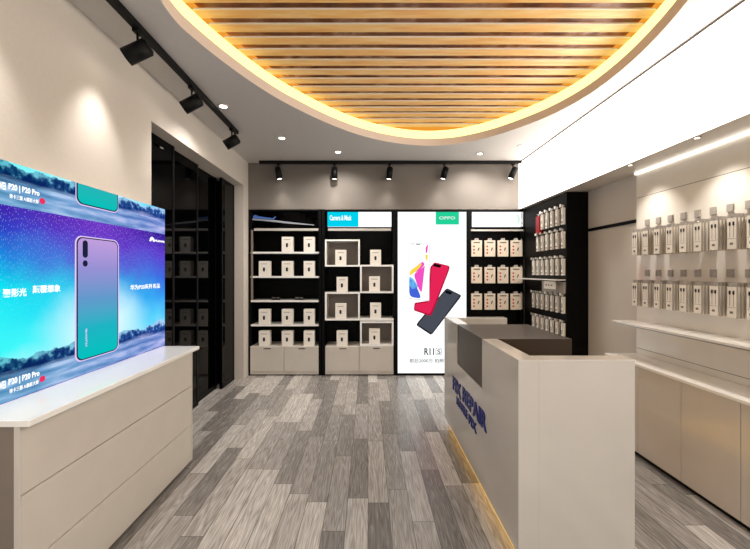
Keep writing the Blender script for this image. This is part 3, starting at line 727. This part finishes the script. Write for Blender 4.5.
def tagspot(y_, k):
    o = thing('downlight', (2.21, y_, 2.386), ['recessed spotlight in the soffit over the far end of the cream wall display', 'recessed spotlight in the soffit over the middle of the cream wall display', 'recessed spotlight in the soffit over the near end of the cream wall display', 'recessed spotlight in the soffit beyond the near edge of the photo'][k], 'downlight', 'soffit spotlights')
    MB().ring((2.21, y_), .022, .016, 2.384, 2.3895).build('bezel', M['steel'], o)
    MB().cyl((2.21, y_, 2.386), (2.21, y_, 2.3895), .015, m=None).build('lens', M['lamp'], o)
    spot('lamp', (2.21, y_, 2.372), (.2, 0, -1), 22, 90, o, blend=1)
for k, y_ in enumerate((2.95, 2.35, 1.7, 1.0)): tagspot(y_, k)
first = None
for r, (z1, rn) in enumerate(((1.832, 'upper'), (1.392, 'lower'))):
    for k in range(10):
        yy = 3.05 - .1165*k
        nm = ORD[k] if k < 9 else 'tenth'
        hk = MB(); hk.cyl((XP, yy, z1+.012), (XP-.125, yy, z1+.012), .0035, n=8); hk.cyl((XP, yy, z1+.012), (XP-.006, yy, z1+.012), .012, n=10)
        hk.build('hook', M['steel'], t)
        MB().box(XP-.012, XP-.001, yy-.021, yy+.021, z1+.058, z1+.112).build('hook_tag', M['tag'], t, .001)
        for c_ in range(5):
            xx = XP-.112+.022*c_
            if c_ == 0: lab = f'front earphone pack with two black buds, {nm} hook from far end, {rn} row, cream wall'
            else: lab = f'earphone pack, {["", "second", "third", "fourth", "hindmost"][c_]} from front on the {nm} hook from far end, {rn} row'
            if first is None:
                o = thing('earphone_pack', (0, 0, 0), lab, 'earphone pack', 'earphone packs on the cream wall display')
                MB().box(-.0055, .006, -.028, .028, -.2, 0).build('sleeve', M['cardside'], o, .001)
                MB().box(-.0062, -.0056, -.0278, .0278, -.199, -.001).build('printed_front', M['card'], o)
                MB().box(-.002, .002, -.024, .024, 0, .026).build('hang_tab', M['tag'], o)
                for s in (-1, 1):
                    e = MB().prism([(-.0062, s*.0115+u, -.038+v) for u, v in rrect(.011, .026, .005, 4)], (-.002, 0, 0)).build('earbud', M['ink'], o)
                    MB().box(-.0068, -.006, s*.0115-.0012, s*.0115+.0012, -.125, -.052).build('wire', M['inkgrey'], o)
                MB().box(-.0066, -.006, -.024, .024, -.134, -.132).build('printed_line', M['inkgrey'], o)
                MB().box(-.0068, -.006, -.008, .012, -.172, -.158).build('printed_mark', M['inkgrey'], o)
                o.location = (xx, yy, z1); first = o; fsub = None
            elif c_ == 0: copy_tree(first, (xx, yy, z1), lab)
            else:
                # the packs behind show only their edge: sleeve and tab
                c2 = first.copy(); COL.objects.link(c2); c2.location = (xx, yy + (random.random()-.5)*.004, z1); c2['label'] = lab
                for ch in first.children:
                    if ch.name.startswith(('sleeve', 'hang_tab', 'printed_front')):
                        d_ = ch.copy(); COL.objects.link(d_); d_.parent = c2

# ------------------------------------------------------------ reception desk
XD = .745; YN0, YF0 = 1.733, 3.41; HT = 1.05
t = thing('reception_desk', (1.03, 2.57, 0), 'white gloss reception desk with blue lettering and a dark insert', 'desk')
NA, NB = 2.288, 2.929
pts = [(XD, YN0+.001, .08), (XD, YF0, .08), (XD, YF0, HT), (XD, NB, HT), (XD, NB, .72), (XD, NA, .72), (XD, NA, HT), (XD, YN0+.001, HT)]
fp = MB().prism(pts, (.10, 0, 0)).build('front_panel', M['white'], t, .0015)
MB().box(XD+.1005, 1.322, YN0, YN0+.095, .08, HT).build('end_panel', M['white'], t, .0015)
MB().box(XD+.0, XD+.1, YN0-.0005, YN0, .08, HT-.001).build('corner_joint', M['white'], t)
MB().box(XD+.1005, 1.316, YF0-.1, YF0, .08, HT).build('end_panel', M['white'], t, .0015)
MB().box(XD+.004, 1.335, NA+.002, NB-.002, .722, HT-.0015).build('counter_insert', M['brown'], t, .002)['label'] = 'dark bronze insert bridging the desk'
MB().box(XD+.1005, 1.29, YN0+.0955, YF0-.1005, .690, .718).build('worktop', M['brown'], t, .001)
MB().box(XD+.04, 1.30, YN0+.03, YF0-.03, .0, .08).build('plinth', M['kick'], t)['label'] = 'amber glowing kickboard'
def dy(x): return XD*F/(x-368)
for wd_, a, b_, z_, h_ in (('FIX', 453.2, 461.3, .466, .115), ('REPAIR', 463, 487, .476, .115), ('MOBILE', 457, 467.6, .382, .066), ('FIX', 469.2, 476.8, .376, .066)):
    text('desk_lettering', wd_, (XD-.0005, dy(a), z_), (0, -1, 0), (0, 0, 1), dy(a)-dy(b_), h_, M['blue'], t, .006, .03)

# ------------------------------------------------------------ camera, world, output
cam = bpy.data.cameras.new('camera'); co = bpy.data.objects.new('camera', cam); COL.objects.link(co)
co.location = (0, 0, EYE); co.rotation_euler = (math.radians(90), 0, 0)
cam.sensor_width = 36; cam.lens = 36*F/750; cam.shift_x = 7/750; cam.shift_y = -2.5/750; cam.clip_start = .02
SC.camera = co
wd = bpy.data.worlds.new('world'); SC.world = wd; wd.use_nodes = True
wd.node_tree.nodes['Background'].inputs[0].default_value = (.97, .98, 1, 1); wd.node_tree.nodes['Background'].inputs[1].default_value = .85
vs = SC.view_settings; vs.view_transform = 'Standard'; vs.look = 'None'; vs.gamma = 1; vs.exposure = .07; vs.use_curve_mapping = False
cy = SC.cycles
cy.use_denoising = True; cy.max_bounces = 8; cy.sample_clamp_indirect = 4; cy.sample_clamp_direct = 0; cy.caustics_reflective = False; cy.caustics_refractive = False
